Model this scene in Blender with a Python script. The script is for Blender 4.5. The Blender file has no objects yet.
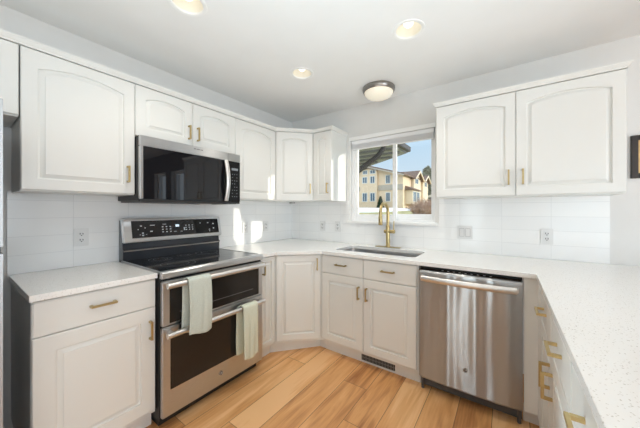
import bpy, bmesh, math, random
from mathutils import Vector, Matrix
random.seed(7)
S = bpy.context.scene
C = S.collection
PI = math.pi

# ------------------------------------------------------------------ camera, world, sun, exposure
cam_d = bpy.data.cameras.new('camera')
cam = bpy.data.objects.new('camera', cam_d)
C.objects.link(cam)
S.camera = cam
cam.location = (2.3149, -2.5575, 1.2789)
cam.rotation_euler = (PI/2, 0.0, 0.6034)
cam_d.sensor_fit = 'HORIZONTAL'
cam_d.sensor_width = 36.0
cam_d.lens = 262.68/640*36
cam_d.shift_x = -(326.7-320)/640
cam_d.shift_y = (210.19-214)/640
cam_d.clip_start = 0.02
cam_d.clip_end = 300

S.view_settings.view_transform = 'Standard'
S.view_settings.look = 'None'
S.view_settings.gamma = 1.0
S.view_settings.exposure = 0.0
S.view_settings.use_curve_mapping = False
S.cycles.use_denoising = True
S.cycles.max_bounces = 10
S.cycles.diffuse_bounces = 6
S.cycles.transparent_max_bounces = 16
S.cycles.sample_clamp_indirect = 6.0
S.cycles.caustics_reflective = False
S.cycles.caustics_refractive = False

w = bpy.data.worlds.new('sky')
S.world = w
w.use_nodes = True
nt = w.node_tree
nt.nodes.clear()
tc = nt.nodes.new('ShaderNodeTexCoord')
sep = nt.nodes.new('ShaderNodeSeparateXYZ')
ramp = nt.nodes.new('ShaderNodeValToRGB')
bg = nt.nodes.new('ShaderNodeBackground')
wo = nt.nodes.new('ShaderNodeOutputWorld')
nt.links.new(tc.outputs['Generated'], sep.inputs[0])
nt.links.new(sep.outputs['Z'], ramp.inputs['Fac'])
nt.links.new(ramp.outputs['Color'], bg.inputs['Color'])
nt.links.new(bg.outputs[0], wo.inputs['Surface'])
e = ramp.color_ramp.elements
e[0].position = 0.0
e[0].color = (0.80, 0.89, 0.96, 1)
e[1].position = 0.22
e[1].color = (0.56, 0.76, 0.95, 1)
x = ramp.color_ramp.elements.new(0.45)
x.color = (1.5, 1.7, 2.0, 1)
bg.inputs['Strength'].default_value = 1.0

def lamp(name, kind, loc, energy, color=(1, 1, 1), rot=None, direction=None, size=1, size_y=None, spot=None, blend=1.0, radius=None):
    d = bpy.data.lights.new(name, kind)
    d.energy = energy
    d.color = color
    if kind == 'AREA':
        d.shape = 'RECTANGLE'
        d.size = size
        d.size_y = size_y or size
    if kind == 'SPOT':
        d.spot_size = spot
        d.spot_blend = blend
    if radius is not None:
        d.shadow_soft_size = radius
    o = bpy.data.objects.new(name, d)
    C.objects.link(o)
    o.location = loc
    if direction is not None:
        o.rotation_euler = Vector(direction).to_track_quat('-Z', 'Y').to_euler()
    elif rot:
        o.rotation_euler = rot
    return o

sun = lamp('sun', 'SUN', (8, 6, 5), 2.7, (1.0, 0.93, 0.82), direction=(-1, -0.585, -0.27))
sun.data.angle = math.radians(0.8)
# daylight lamps of the dining side; rear and right openings are unseen, added for light
lamp('daylight_back_window', 'AREA', (3.72, 0.15, 1.66), 2.6, (0.62, 0.80, 1.0), direction=(0, -1, 0), size=0.5, size_y=0.72)
lamp('daylight_back_window', 'AREA', (4.47, 0.15, 1.66), 2.6, (0.62, 0.80, 1.0), direction=(0, -1, 0), size=0.5, size_y=0.72)
lamp('daylight_rear_door', 'AREA', (4.40, -5.66, 1.15), 36, (0.79, 0.95, 1.0), direction=(0, 1, 0), size=2.6, size_y=2.0)
lamp('added_slit_daylight', 'AREA', (1.50, -5.66, 1.2), 24, (0.80, 0.95, 1.0), direction=(0, 1, 0), size=0.30, size_y=1.9)  # added slit light, for the bright streak in the dishwasher door
lamp('daylight_right_door', 'AREA', (6.16, -3.0, 1.1), 94, (0.79, 0.90, 1.0), direction=(-1, 0, 0), size=2.7, size_y=2.0)
# added fill low in the aisle, aimed up, standing in for a bounce flash
bounce = lamp('added_bounce_fill', 'AREA', (1.95, -2.2, 0.45), 16, (0.72, 0.91, 1.0), direction=(0, 0, 1), size=1.1, size_y=1.6)
bounce.data.spread = math.radians(112)

# ------------------------------------------------------------------ materials
def mat(name, color, rough=0.5, metal=0.0, noise=0.0, nscale=40, bump=0.0, bscale=200, spec=None, coat=0.0, aniso=0.0, stretch=None, emit=None, estr=0.0):
    m = bpy.data.materials.new(name)
    m.use_nodes = True
    t = m.node_tree
    b = t.nodes['Principled BSDF']
    b.inputs['Base Color'].default_value = (*color, 1)
    b.inputs['Roughness'].default_value = rough
    b.inputs['Metallic'].default_value = metal
    if spec is not None:
        b.inputs['Specular IOR Level'].default_value = spec
    if coat:
        b.inputs['Coat Weight'].default_value = coat
        b.inputs['Coat Roughness'].default_value = 0.05
    if emit:
        b.inputs['Emission Color'].default_value = (*emit, 1)
        b.inputs['Emission Strength'].default_value = estr
    co = t.nodes.new('ShaderNodeTexCoord')
    mp = t.nodes.new('ShaderNodeMapping')
    t.links.new(co.outputs['Object'], mp.inputs[0])
    if stretch:
        mp.inputs['Scale'].default_value = stretch
    if noise:
        n = t.nodes.new('ShaderNodeTexNoise')
        n.inputs['Scale'].default_value = nscale
        n.inputs['Detail'].default_value = 4
        t.links.new(mp.outputs[0], n.inputs['Vector'])
        r = t.nodes.new('ShaderNodeValToRGB')
        r.color_ramp.elements[0].position = 0.3
        r.color_ramp.elements[1].position = 0.7
        r.color_ramp.elements[0].color = (*[max(0, c*(1-noise)) for c in color], 1)
        r.color_ramp.elements[1].color = (*[min(1, c*(1+noise)) for c in color], 1)
        t.links.new(n.outputs['Fac'], r.inputs['Fac'])
        t.links.new(r.outputs['Color'], b.inputs['Base Color'])
    if bump:
        n = t.nodes.new('ShaderNodeTexNoise')
        n.inputs['Scale'].default_value = bscale
        n.inputs['Detail'].default_value = 3
        t.links.new(mp.outputs[0], n.inputs['Vector'])
        bp = t.nodes.new('ShaderNodeBump')
        bp.inputs['Strength'].default_value = bump
        bp.inputs['Distance'].default_value = 0.002
        t.links.new(n.outputs['Fac'], bp.inputs['Height'])
        t.links.new(bp.outputs[0], b.inputs['Normal'])
    if aniso:
        b.inputs['Anisotropic'].default_value = aniso
        tg = t.nodes.new('ShaderNodeTangent')
        tg.direction_type = 'RADIAL'
        tg.axis = 'Z'
        b.inputs['Anisotropic Rotation'].default_value = 0.25
        t.links.new(tg.outputs[0], b.inputs['Tangent'])
    return m

M = {}
M['wall'] = mat('wall_paint', (0.755, 0.75, 0.735), 0.85, noise=0.015, nscale=6, bump=0.15, bscale=150)
M['darkrecess'] = mat('added_recess_dark', (0.06, 0.055, 0.05), 0.8, noise=0.05, nscale=6)
M['darkbacking'] = mat('added_backing_dark', (0.035, 0.026, 0.02), 0.5, noise=0.3, nscale=12, stretch=(6, 6, 0.4))
M['ceil'] = mat('ceiling_paint', (0.87, 0.87, 0.865), 0.9, noise=0.01, nscale=5, bump=0.15, bscale=120)
M['cab'] = mat('cabinet_white', (0.768, 0.768, 0.742), 0.32, noise=0.01, nscale=3)
M['cabside'] = mat('cabinet_carcass', (0.768, 0.768, 0.742), 0.3, noise=0.01, nscale=3)
M['kick'] = mat('toe_kick', (0.78, 0.77, 0.745), 0.5, noise=0.03, nscale=8)
M['trim'] = mat('white_trim', (0.90, 0.90, 0.89), 0.4, noise=0.01, nscale=5)
M['vinyl'] = mat('white_vinyl', (0.92, 0.925, 0.93), 0.35, noise=0.01, nscale=5)
M['brass'] = mat('brushed_brass', (0.55, 0.425, 0.21), 0.34, 1.0, noise=0.06, nscale=60)
M['steel'] = mat('stainless_steel', (0.61, 0.615, 0.62), 0.31, 1.0, noise=0.04, nscale=30, stretch=(1, 1, 12), aniso=0.9)
M['steel_dw'] = mat('stainless_door', (0.44, 0.45, 0.46), 0.31, 1.0, noise=0.06, nscale=9, stretch=(1.5, 1.5, 0.05), aniso=1.0)
M['steel_fridge'] = mat('fridge_steel', (0.40, 0.40, 0.40), 0.38, 1.0, noise=0.05, nscale=20, stretch=(1, 1, 0.05), aniso=0.8)
M['steel_bar'] = mat('steel_handle', (0.76, 0.75, 0.74), 0.36, 1.0, noise=0.03, nscale=50)
M['chrome_dark'] = mat('dark_nickel', (0.33, 0.31, 0.29), 0.3, 1.0, noise=0.05, nscale=30)
M['blackglass'] = mat('black_glass', (0.008, 0.008, 0.010), 0.025, noise=0.1, nscale=5, spec=0.4)
M['oven_glass'] = mat('oven_glass', (0.02, 0.017, 0.015), 0.08, noise=0.1, nscale=5, spec=0.4)
M['cooktop'] = mat('cooktop_glass', (0.012, 0.013, 0.016), 0.08, noise=0.1, nscale=5, spec=0.4)
M['enamel'] = mat('black_enamel', (0.03, 0.034, 0.042), 0.22, noise=0.1, nscale=10)
M['black'] = mat('black_plastic', (0.018, 0.018, 0.018), 0.5, noise=0.1, nscale=30)
M['darkgrey'] = mat('dark_grey_plastic', (0.10, 0.10, 0.105), 0.5, noise=0.08, nscale=30)
M['slatgrey'] = mat('register_slat', (0.26, 0.255, 0.25), 0.5, noise=0.08, nscale=30)
M['mark'] = mat('panel_marking', (0.75, 0.78, 0.80), 0.5, noise=0.02, nscale=30)
M['markdim'] = mat('panel_marking_dim', (0.22, 0.24, 0.26), 0.5, noise=0.02, nscale=30)
M['display'] = mat('lit_display', (0.6, 0.7, 0.75), 0.4, noise=0.02, emit=(0.75, 0.9, 1.0), estr=0.7)
M['outlet'] = mat('outlet_plastic', (0.77, 0.77, 0.765), 0.35, noise=0.01, nscale=20)
M['gap'] = mat('switch_gap_shade', (0.36, 0.36, 0.36), 0.6, noise=0.02, nscale=20)
M['slot'] = mat('outlet_slot', (0.03, 0.03, 0.03), 0.6, noise=0.02, nscale=20)
M['sink'] = mat('sink_steel', (0.42, 0.42, 0.43), 0.3, 1.0, noise=0.06, nscale=40)
M['frame'] = mat('picture_frame_wood', (0.022, 0.014, 0.011), 0.4, noise=0.2, nscale=30)
M['art'] = mat('picture_paper', (0.42, 0.22, 0.10), 0.7, noise=0.35, nscale=14)
M['gold'] = mat('picture_fillet', (0.62, 0.40, 0.18), 0.4, 0.6, noise=0.1, nscale=40)
M['bulb'] = mat('lit_bulb', (1, 0.98, 0.92), 0.4, noise=0.01, emit=(1.0, 0.97, 0.90), estr=0.9)
M['can'] = mat('can_reflector', (0.87, 0.83, 0.74), 0.5, noise=0.01, nscale=10)
M['dome'] = mat('frosted_glass_dome', (0.86, 0.80, 0.68), 0.4, noise=0.02, nscale=10, emit=(1.0, 0.92, 0.76), estr=0.28)
M['blind'] = mat('blind_slat', (0.89, 0.89, 0.90), 0.5, noise=0.01, nscale=10)
M['towel'] = mat('sage_terry', (0.58, 0.62, 0.56), 0.95, noise=0.2, nscale=380, bump=1.0, bscale=420, spec=0.1)
M['towel2'] = mat('pale_green_terry', (0.68, 0.71, 0.59), 0.95, noise=0.10, nscale=380, bump=0.8, bscale=420, spec=0.1)
# outdoors
M['stucco'] = mat('tan_stucco', (0.88, 0.70, 0.50), 0.9, noise=0.05, nscale=3)
M['stucco_lit'] = mat('sunlit_stucco', (0.88, 0.74, 0.56), 0.9, noise=0.04, nscale=3)  # paler tan for the sunny side, sunlight put into the colour
M['roof'] = mat('brown_shingle', (0.20, 0.135, 0.10), 0.9, noise=0.25, nscale=6)
M['belt'] = mat('grey_belt_board', (0.52, 0.46, 0.38), 0.8, noise=0.06, nscale=4)
M['hwin'] = mat('house_window_glass', (0.13, 0.19, 0.25), 0.25, noise=0.2, nscale=1.5)
M['htrim'] = mat('house_white_trim', (0.80, 0.79, 0.76), 0.7, noise=0.03, nscale=5)
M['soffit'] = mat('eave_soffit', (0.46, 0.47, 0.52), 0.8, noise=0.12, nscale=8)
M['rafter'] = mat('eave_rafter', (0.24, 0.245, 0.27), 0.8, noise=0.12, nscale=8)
M['gutter'] = mat('dark_gutter', (0.035, 0.03, 0.028), 0.5, noise=0.1, nscale=8)
M['snow'] = mat('snow', (0.90, 0.92, 0.95), 0.8, noise=0.02, nscale=3, bump=0.5, bscale=6)
M['grass'] = mat('winter_grass', (0.37, 0.34, 0.15), 0.95, noise=0.3, nscale=2.5)
M['twig'] = mat('brown_twigs', (0.46, 0.31, 0.235), 0.9, noise=0.3, nscale=9)
M['pine'] = mat('pine_needles', (0.34, 0.345, 0.26), 0.9, noise=0.35, nscale=3)
M['evergreen'] = mat('evergreen_needles', (0.03, 0.07, 0.035), 0.9, noise=0.3, nscale=8)
M['bark'] = mat('bark', (0.16, 0.115, 0.085), 0.9, noise=0.3, nscale=5)

def glass_mat(name, tint, fac):
    m = bpy.data.materials.new(name)
    m.use_nodes = True
    t = m.node_tree
    t.nodes.clear()
    tr = t.nodes.new('ShaderNodeBsdfTransparent')
    tr.inputs[0].default_value = (*tint, 1)
    gl = t.nodes.new('ShaderNodeBsdfGlossy')
    gl.inputs['Roughness'].default_value = 0.02
    mx = t.nodes.new('ShaderNodeMixShader')
    o = t.nodes.new('ShaderNodeOutputMaterial')
    mx.inputs[0].default_value = fac
    t.links.new(tr.outputs[0], mx.inputs[1])
    t.links.new(gl.outputs[0], mx.inputs[2])
    t.links.new(mx.outputs[0], o.inputs[0])
    return m
M['glass'] = glass_mat('window_glass', (0.98, 0.99, 0.985), 0.03)

def tile_mat(name, ua, u0, du, z0=0.914, dz=0.1058):
    """white 4x12 stacked tile; ua = index of the horizontal axis; seams at u0 + k*du"""
    m = bpy.data.materials.new(name)
    m.use_nodes = True
    t = m.node_tree
    b = t.nodes['Principled BSDF']
    b.inputs['Roughness'].default_value = 0.16
    co = t.nodes.new('ShaderNodeTexCoord')
    sp = t.nodes.new('ShaderNodeSeparateXYZ')
    t.links.new(co.outputs['Object'], sp.inputs[0])
    cb = t.nodes.new('ShaderNodeCombineXYZ')
    def off(sock, o):
        a = t.nodes.new('ShaderNodeMath')
        a.operation = 'ADD'
        a.inputs[1].default_value = o
        t.links.new(sock, a.inputs[0])
        return a.outputs[0]
    t.links.new(off(sp.outputs[ua], -u0+30*du), cb.inputs[0])
    t.links.new(off(sp.outputs[2], -z0+10*dz), cb.inputs[1])
    br = t.nodes.new('ShaderNodeTexBrick')
    br.offset = 0.0
    br.squash = 1.0
    br.inputs['Scale'].default_value = 1.0
    br.inputs['Brick Width'].default_value = du
    br.inputs['Row Height'].default_value = dz
    br.inputs['Mortar Size'].default_value = 0.0012
    br.inputs['Mortar Smooth'].default_value = 0.3
    br.inputs['Color1'].default_value = (0.88, 0.885, 0.885, 1)
    br.inputs['Color2'].default_value = (0.91, 0.91, 0.905, 1)
    br.inputs['Mortar'].default_value = (0.74, 0.745, 0.75, 1)
    t.links.new(cb.outputs[0], br.inputs['Vector'])
    t.links.new(br.outputs['Color'], b.inputs['Base Color'])
    n = t.nodes.new('ShaderNodeTexNoise')
    n.inputs['Scale'].default_value = 9
    t.links.new(co.outputs['Object'], n.inputs['Vector'])
    ad = t.nodes.new('ShaderNodeMath')
    ad.operation = 'MULTIPLY_ADD'
    ad.inputs[1].default_value = -1.0
    t.links.new(br.outputs['Fac'], ad.inputs[0])
    ml = t.nodes.new('ShaderNodeMath')
    ml.operation = 'MULTIPLY'
    ml.inputs[1].default_value = 0.25
    t.links.new(n.outputs['Fac'], ml.inputs[0])
    t.links.new(ml.outputs[0], ad.inputs[2])
    bp = t.nodes.new('ShaderNodeBump')
    bp.inputs['Strength'].default_value = 0.35
    bp.inputs['Distance'].default_value = 0.002
    t.links.new(ad.outputs[0], bp.inputs['Height'])
    t.links.new(bp.outputs[0], b.inputs['Normal'])
    return m
M['tile_left'] = tile_mat('white_tile_left', 1, 0.0, 0.2985)
M['tile_back'] = tile_mat('white_tile_back', 0, 2.885, 0.305)

def quartz():
    m = bpy.data.materials.new('speckled_quartz')
    m.use_nodes = True
    t = m.node_tree
    b = t.nodes['Principled BSDF']
    b.inputs['Roughness'].default_value = 0.16
    co = t.nodes.new('ShaderNodeTexCoord')
    prev = None
    base = (0.87, 0.87, 0.86, 1)
    for sc, lo, hi, colr, st in ((105, 0.13, 0.20, (0.55, 0.53, 0.50, 1), (1, 0.55, 1)), (210, 0.20, 0.28, (0.60, 0.58, 0.54, 1), (0.7, 1, 1)), (60, 0.07, 0.11, (0.46, 0.43, 0.40, 1), (0.6, 1, 1))):
        mp = t.nodes.new('ShaderNodeMapping')
        mp.inputs['Scale'].default_value = st
        mp.inputs['Rotation'].default_value = (0, 0, sc)
        t.links.new(co.outputs['Object'], mp.inputs[0])
        v = t.nodes.new('ShaderNodeTexVoronoi')
        v.inputs['Scale'].default_value = sc
        t.links.new(mp.outputs[0], v.inputs['Vector'])
        r = t.nodes.new('ShaderNodeValToRGB')
        r.color_ramp.elements[0].position = lo
        r.color_ramp.elements[0].color = (1, 1, 1, 1)
        r.color_ramp.elements[1].position = hi
        r.color_ramp.elements[1].color = (0, 0, 0, 1)
        t.links.new(v.outputs['Distance'], r.inputs['Fac'])
        # only some of the cells carry a speck
        s2 = t.nodes.new('ShaderNodeSeparateColor')
        t.links.new(v.outputs['Color'], s2.inputs[0])
        g = t.nodes.new('ShaderNodeMath')
        g.operation = 'GREATER_THAN'
        g.inputs[1].default_value = 0.55
        t.links.new(s2.outputs[0], g.inputs[0])
        mu = t.nodes.new('ShaderNodeMath')
        mu.operation = 'MULTIPLY'
        t.links.new(r.outputs['Color'], mu.inputs[0])
        t.links.new(g.outputs[0], mu.inputs[1])
        mx = t.nodes.new('ShaderNodeMix')
        mx.data_type = 'RGBA'
        t.links.new(mu.outputs[0], mx.inputs[0])
        if prev is None:
            mx.inputs[6].default_value = base
        else:
            t.links.new(prev, mx.inputs[6])
        mx.inputs[7].default_value = colr
        prev = mx.outputs[2]
    t.links.new(prev, b.inputs['Base Color'])
    return m
M['quartz'] = quartz()

def planks():
    m = bpy.data.materials.new('oak_planks')
    m.use_nodes = True
    t = m.node_tree
    b = t.nodes['Principled BSDF']
    L = t.links.new
    def math_(op, a, bb=None, c=None):
        n = t.nodes.new('ShaderNodeMath')
        n.operation = op
        for i, v in enumerate((a, bb, c)):
            if v is None:
                continue
            if isinstance(v, (int, float)):
                n.inputs[i].default_value = v
            else:
                L(v, n.inputs[i])
        return n.outputs[0]
    co = t.nodes.new('ShaderNodeTexCoord')
    sp = t.nodes.new('ShaderNodeSeparateXYZ')
    L(co.outputs['Object'], sp.inputs[0])
    W, LEN = 0.187, 1.05
    u = math_('DIVIDE', math_('ADD', sp.outputs[0], -1.301+W*40), W)
    col = math_('FLOOR', u)
    fu = math_('FRACT', u)
    wn = t.nodes.new('ShaderNodeTexWhiteNoise')
    wn.noise_dimensions = '1D'
    L(math_('ADD', col, 0.61), wn.inputs['W'])
    v = math_('ADD', math_('DIVIDE', math_('ADD', sp.outputs[1], 40), LEN), wn.outputs['Value'])
    row = math_('FLOOR', v)
    fv = math_('FRACT', v)
    cb = t.nodes.new('ShaderNodeCombineXYZ')
    L(col, cb.inputs[0])
    L(row, cb.inputs[1])
    w2 = t.nodes.new('ShaderNodeTexWhiteNoise')
    w2.noise_dimensions = '2D'
    L(cb.outputs[0], w2.inputs['Vector'])
    # grain: noise stretched along the plank, shifted per plank
    g = t.nodes.new('ShaderNodeCombineXYZ')
    L(math_('ADD', math_('MULTIPLY', sp.outputs[0], 13), math_('MULTIPLY', w2.outputs['Value'], 50)), g.inputs[0])
    L(math_('MULTIPLY', sp.outputs[1], 1.7), g.inputs[1])
    L(math_('MULTIPLY', w2.outputs['Value'], 20), g.inputs[2])
    n1 = t.nodes.new('ShaderNodeTexNoise')
    n1.inputs['Scale'].default_value = 1.0
    n1.inputs['Detail'].default_value = 5
    n1.inputs['Distortion'].default_value = 0.8
    L(g.outputs[0], n1.inputs['Vector'])
    g2 = t.nodes.new('ShaderNodeCombineXYZ')
    L(math_('MULTIPLY', sp.outputs[0], 90), g2.inputs[0])
    L(math_('MULTIPLY', sp.outputs[1], 3.5), g2.inputs[1])
    L(w2.outputs['Value'], g2.inputs[2])
    n2 = t.nodes.new('ShaderNodeTexNoise')
    n2.inputs['Scale'].default_value = 1.0
    n2.inputs['Detail'].default_value = 3
    L(g2.outputs[0], n2.inputs['Vector'])
    f = math_('ADD', math_('MULTIPLY', w2.outputs['Value'], 0.42), math_('ADD', math_('MULTIPLY', n1.outputs['Fac'], 0.95), math_('MULTIPLY', n2.outputs['Fac'], 0.30)))
    r = t.nodes.new('ShaderNodeValToRGB')
    r.color_ramp.elements[0].position = 0.50
    r.color_ramp.elements[0].color = (0.367, 0.144, 0.048, 1)
    r.color_ramp.elements[1].position = 1.15
    r.color_ramp.elements[1].color = (0.877, 0.530, 0.260, 1)
    k = r.color_ramp.elements.new(0.75)
    k.color = (0.694, 0.349, 0.136, 1)
    k = r.color_ramp.elements.new(0.91)
    k.color = (0.796, 0.442, 0.194, 1)
    L(f, r.inputs['Fac'])
    gap = math_('MAXIMUM', math_('LESS_THAN', math_('MINIMUM', fu, math_('SUBTRACT', 1.0, fu)), 0.008), math_('LESS_THAN', math_('MINIMUM', fv, math_('SUBTRACT', 1.0, fv)), 0.0013))
    mx = t.nodes.new('ShaderNodeMix')
    mx.data_type = 'RGBA'
    L(gap, mx.inputs[0])
    L(r.outputs['Color'], mx.inputs[6])
    mx.inputs[7].default_value = (0.17, 0.085, 0.04, 1)
    L(mx.outputs[2], b.inputs['Base Color'])
    b.inputs['Roughness'].default_value = 0.38
    bp = t.nodes.new('ShaderNodeBump')
    bp.inputs['Strength'].default_value = 0.15
    bp.inputs['Distance'].default_value = 0.001
    L(math_('SUBTRACT', n2.outputs['Fac'], gap), bp.inputs['Height'])
    L(bp.outputs[0], b.inputs['Normal'])
    return m
M['planks'] = planks()

# ------------------------------------------------------------------ builders
class B:
    def __init__(s):
        s.bm = bmesh.new()
        s.mats = []
        s.base = None
    def then(s, material):
        """what is added from here on carries this material: printing on the part's own surface"""
        s.base = set(s.bm.faces)
        s.mats = [material]
        return s
    def box(s, x0, x1, y0, y1, z0, z1, bev=0.0):
        r = bmesh.ops.create_cube(s.bm, size=1.0)
        vs = r['verts']
        for v in vs:
            v.co = Vector(((x0+x1)/2+v.co.x*(x1-x0), (y0+y1)/2+v.co.y*(y1-y0), (z0+z1)/2+v.co.z*(z1-z0)))
        if bev:
            es = list({e for v in vs for e in v.link_edges})
            bmesh.ops.bevel(s.bm, geom=es, offset=bev, segments=2, affect='EDGES', clamp_overlap=True)
        return s
    def cyl(s, p0, p1, r0, r1=None, seg=24):
        r1 = r0 if r1 is None else r1
        p0, p1 = Vector(p0), Vector(p1)
        d = p1-p0
        m = Matrix.Translation((p0+p1)/2) @ d.to_track_quat('Z', 'Y').to_matrix().to_4x4()
        bmesh.ops.create_cone(s.bm, cap_ends=True, segments=seg, radius1=r0, radius2=r1, depth=d.length, matrix=m)
        return s
    def sphere(s, c, r, seg=16, squash=(1, 1, 1)):
        m = Matrix.Translation(c) @ Matrix.Diagonal((*squash, 1))
        bmesh.ops.create_uvsphere(s.bm, u_segments=seg, v_segments=seg//2+2, radius=r, matrix=m)
        return s
    def tube(s, pts, r, seg=12, flat=None):
        pts = [Vector(p) for p in pts]
        rs = r if isinstance(r, (list, tuple)) else [r]*len(pts)
        rings = []
        up = None
        for i, p in enumerate(pts):
            t = (pts[min(i+1, len(pts)-1)]-pts[max(i-1, 0)]).normalized()
            if up is None:
                up = Vector((0, 0, 1)) if abs(t.z) < 0.9 else Vector((0, 1, 0))
            a = t.cross(up).normalized()
            up = a.cross(t).normalized()
            ring = []
            for k in range(seg):
                an = 2*PI*k/seg
                ring.append(s.bm.verts.new(p+a*math.cos(an)*rs[i]*(flat or 1)+up*math.sin(an)*rs[i]))
            rings.append(ring)
        for i in range(len(rings)-1):
            for k in range(seg):
                s.bm.faces.new((rings[i][k], rings[i][(k+1) % seg], rings[i+1][(k+1) % seg], rings[i+1][k]))
        s.bm.faces.new(rings[0][::-1])
        s.bm.faces.new(rings[-1])
        return s
    def lathe(s, prof, c, seg=36, caps=True):
        """profile of (radius, z) about the vertical axis through c"""
        rings = []
        for r, z in prof:
            rings.append([s.bm.verts.new((c[0]+r*math.cos(2*PI*k/seg), c[1]+r*math.sin(2*PI*k/seg), c[2]+z)) for k in range(seg)])
        for i in range(len(rings)-1):
            for k in range(seg):
                s.bm.faces.new((rings[i][k], rings[i][(k+1) % seg], rings[i+1][(k+1) % seg], rings[i+1][k]))
        if caps:
            s.bm.faces.new(rings[0][::-1])
            s.bm.faces.new(rings[-1])
        return s
    def slab(s, outer, holes, f0, f1):
        """2D polygon with holes, swept from f0(u,v) to f1(u,v)"""
        loops = [outer]+list(holes)
        es = []
        vs_all = []
        for lp in loops:
            vs = [s.bm.verts.new(f0(*p)) for p in lp]
            vs_all += vs
            es += [s.bm.edges.new((vs[i], vs[(i+1) % len(vs)])) for i in range(len(vs))]
        if holes:
            r = bmesh.ops.triangle_fill(s.bm, use_beauty=True, use_dissolve=False, edges=es)
            faces = [g for g in r['geom'] if isinstance(g, bmesh.types.BMFace)]
        else:
            faces = [s.bm.faces.new(vs_all)]
        d = Vector(f1(0, 0))-Vector(f0(0, 0))
        ex = bmesh.ops.extrude_face_region(s.bm, geom=faces)
        for g in ex['geom']:
            if isinstance(g, bmesh.types.BMVert):
                g.co += d
        return s
    def prism(s, poly, z0, z1):
        return s.slab(poly, [], lambda u, v: (u, v, z0), lambda u, v: (u, v, z1))
    def xf(s, m):
        s.bm.transform(m)
        return s
    def build(s, name, material, parent=None, smooth=None, bevel=0, props=None):
        bmesh.ops.recalc_face_normals(s.bm, faces=s.bm.faces)
        me = bpy.data.meshes.new(name)
        if s.mats:
            for f in s.bm.faces:
                f.material_index = 0 if f in s.base else 1
        s.bm.to_mesh(me)
        s.bm.free()
        o = bpy.data.objects.new(name, me)
        C.objects.link(o)
        me.materials.append(material)
        for mm in s.mats:
            me.materials.append(mm)
        if parent:
            o.parent = parent
        if smooth:
            for p in me.polygons:
                p.use_smooth = True
            if smooth != 'all':
                md = me.attributes
                es = bmesh.new()
                es.from_mesh(me)
                for ed in es.edges:
                    if len(ed.link_faces) == 2 and ed.calc_face_angle(0) > math.radians(smooth if isinstance(smooth, (int, float)) and smooth > 1 else 35):
                        ed.smooth = False
                es.to_mesh(me)
                es.free()
        if bevel:
            bv = o.modifiers.new('bevel', 'BEVEL')
            bv.width = bevel
            bv.segments = 2
            bv.limit_method = 'ANGLE'
            bv.angle_limit = math.radians(40)
        if props:
            for k, v in props.items():
                o[k] = v
        return o

def tag(o, label, cat, group=None):
    o['label'] = label
    o['category'] = cat
    if group:
        o['group'] = group
    return o

def thing(name, label, cat, loc=(0, 0, 0), rz=0.0, group=None):
    o = bpy.data.objects.new(name, None)
    o.empty_display_size = 0.1
    C.objects.link(o)
    o.location = loc
    o.rotation_euler = (0, 0, rz)
    return tag(o, label, cat, group)

def struct(o):
    o['kind'] = 'structure'
    return o

LEFT, BACK, PEN = PI/2, 0.0, -PI/2      # turn of a cabinet whose front looks at -y before turning

def panel_loops(x0, x1, z0, z1, arch, side, drop, rise):
    K = 15
    def loop(i, y):
        l, r, b = x0+i, x1-i, z0+i
        pts = [(l, b), (r, b)]
        if arch:
            zs = z1-drop-(i-side)
        else:
            zs = z1-i
        hw = (x1-x0)/2-side
        xc = (x0+x1)/2
        pts.append((r, zs))
        for k in range(1, K):
            xx = r+(l-r)*k/K
            if arch:
                tt = (xx-xc)/max(hw, 1e-4)
                pts.append((xx, zs+rise*max(0.0, 1-tt*tt)))
            else:
                pts.append((xx, zs))
        pts.append((l, zs))
        return [(px, y, pz) for px, pz in pts]
    def outer(i, y):
        l, r, b, tp = x0+i, x1-i, z0+i, z1-i
        pts = [(l, b), (r, b), (r, tp)]+[(r+(l-r)*k/K, tp) for k in range(1, K)]+[(l, tp)]
        return [(px, y, pz) for px, pz in pts]
    return loop, outer

def door_bm(x0, x1, z0, z1, yf, arch=False, side=0.058, drop=0.092, rise=0.034, th=0.019):
    b = B()
    loop, outer = panel_loops(x0, x1, z0, z1, arch, side, drop, rise)
    L = [outer(0, yf+th), outer(0, yf+0.004), outer(0.004, yf), loop(side, yf), loop(side+0.002, yf+0.010), loop(side+0.008, yf+0.012), loop(side+0.027, yf+0.0045), loop(side+0.0275, yf+0.0005)]
    prev = None
    for pts in L:
        vs = [b.bm.verts.new(p) for p in pts]
        if prev:
            n = len(vs)
            for k in range(n):
                b.bm.faces.new((prev[k], prev[(k+1) % n], vs[(k+1) % n], vs[k]))
        else:
            b.bm.faces.new(vs[::-1])
        prev = vs
    b.bm.faces.new(prev)
    return b

def slab_bm(x0, x1, z0, z1, yf, th=0.019):
    b = B()
    b.box(x0, x1, yf, yf+th, z0, z1, 0.005)
    return b

def pull_bm(cx, cz, yf, vertical, ln=0.104):
    b = B()
    h, st = 0.0052, 0.036
    a = ln/2
    if vertical:
        b.box(cx-h, cx+h, yf-st, yf-st+2*h, cz-a, cz+a, 0.0012)
        for s in (-1, 1):
            b.box(cx-h, cx+h, yf-st+2*h, yf, cz+s*(a-h)-h, cz+s*(a-h)+h)
    else:
        b.box(cx-a, cx+a, yf-st, yf-st+2*h, cz-h, cz+h, 0.0012)
        for s in (-1, 1):
            b.box(cx+s*(a-h)-h, cx+s*(a-h)+h, yf-st+2*h, yf, cz-h, cz+h)
    return b

def add_door(parent, x0, x1, z0, z1, yf, arch, handle=None, m=None, side=0.058, **kw):
    b = door_bm(x0, x1, z0, z1, yf, arch, side=side, **kw)
    if m:
        b.xf(m)
    d = b.build('door', M['cab'], parent, smooth=30)
    if handle:
        hb = pull_bm(handle[0], handle[1], yf, True)
        if m:
            hb.xf(m)
        hb.build('handle', M['brass'], d)
    return d

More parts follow.
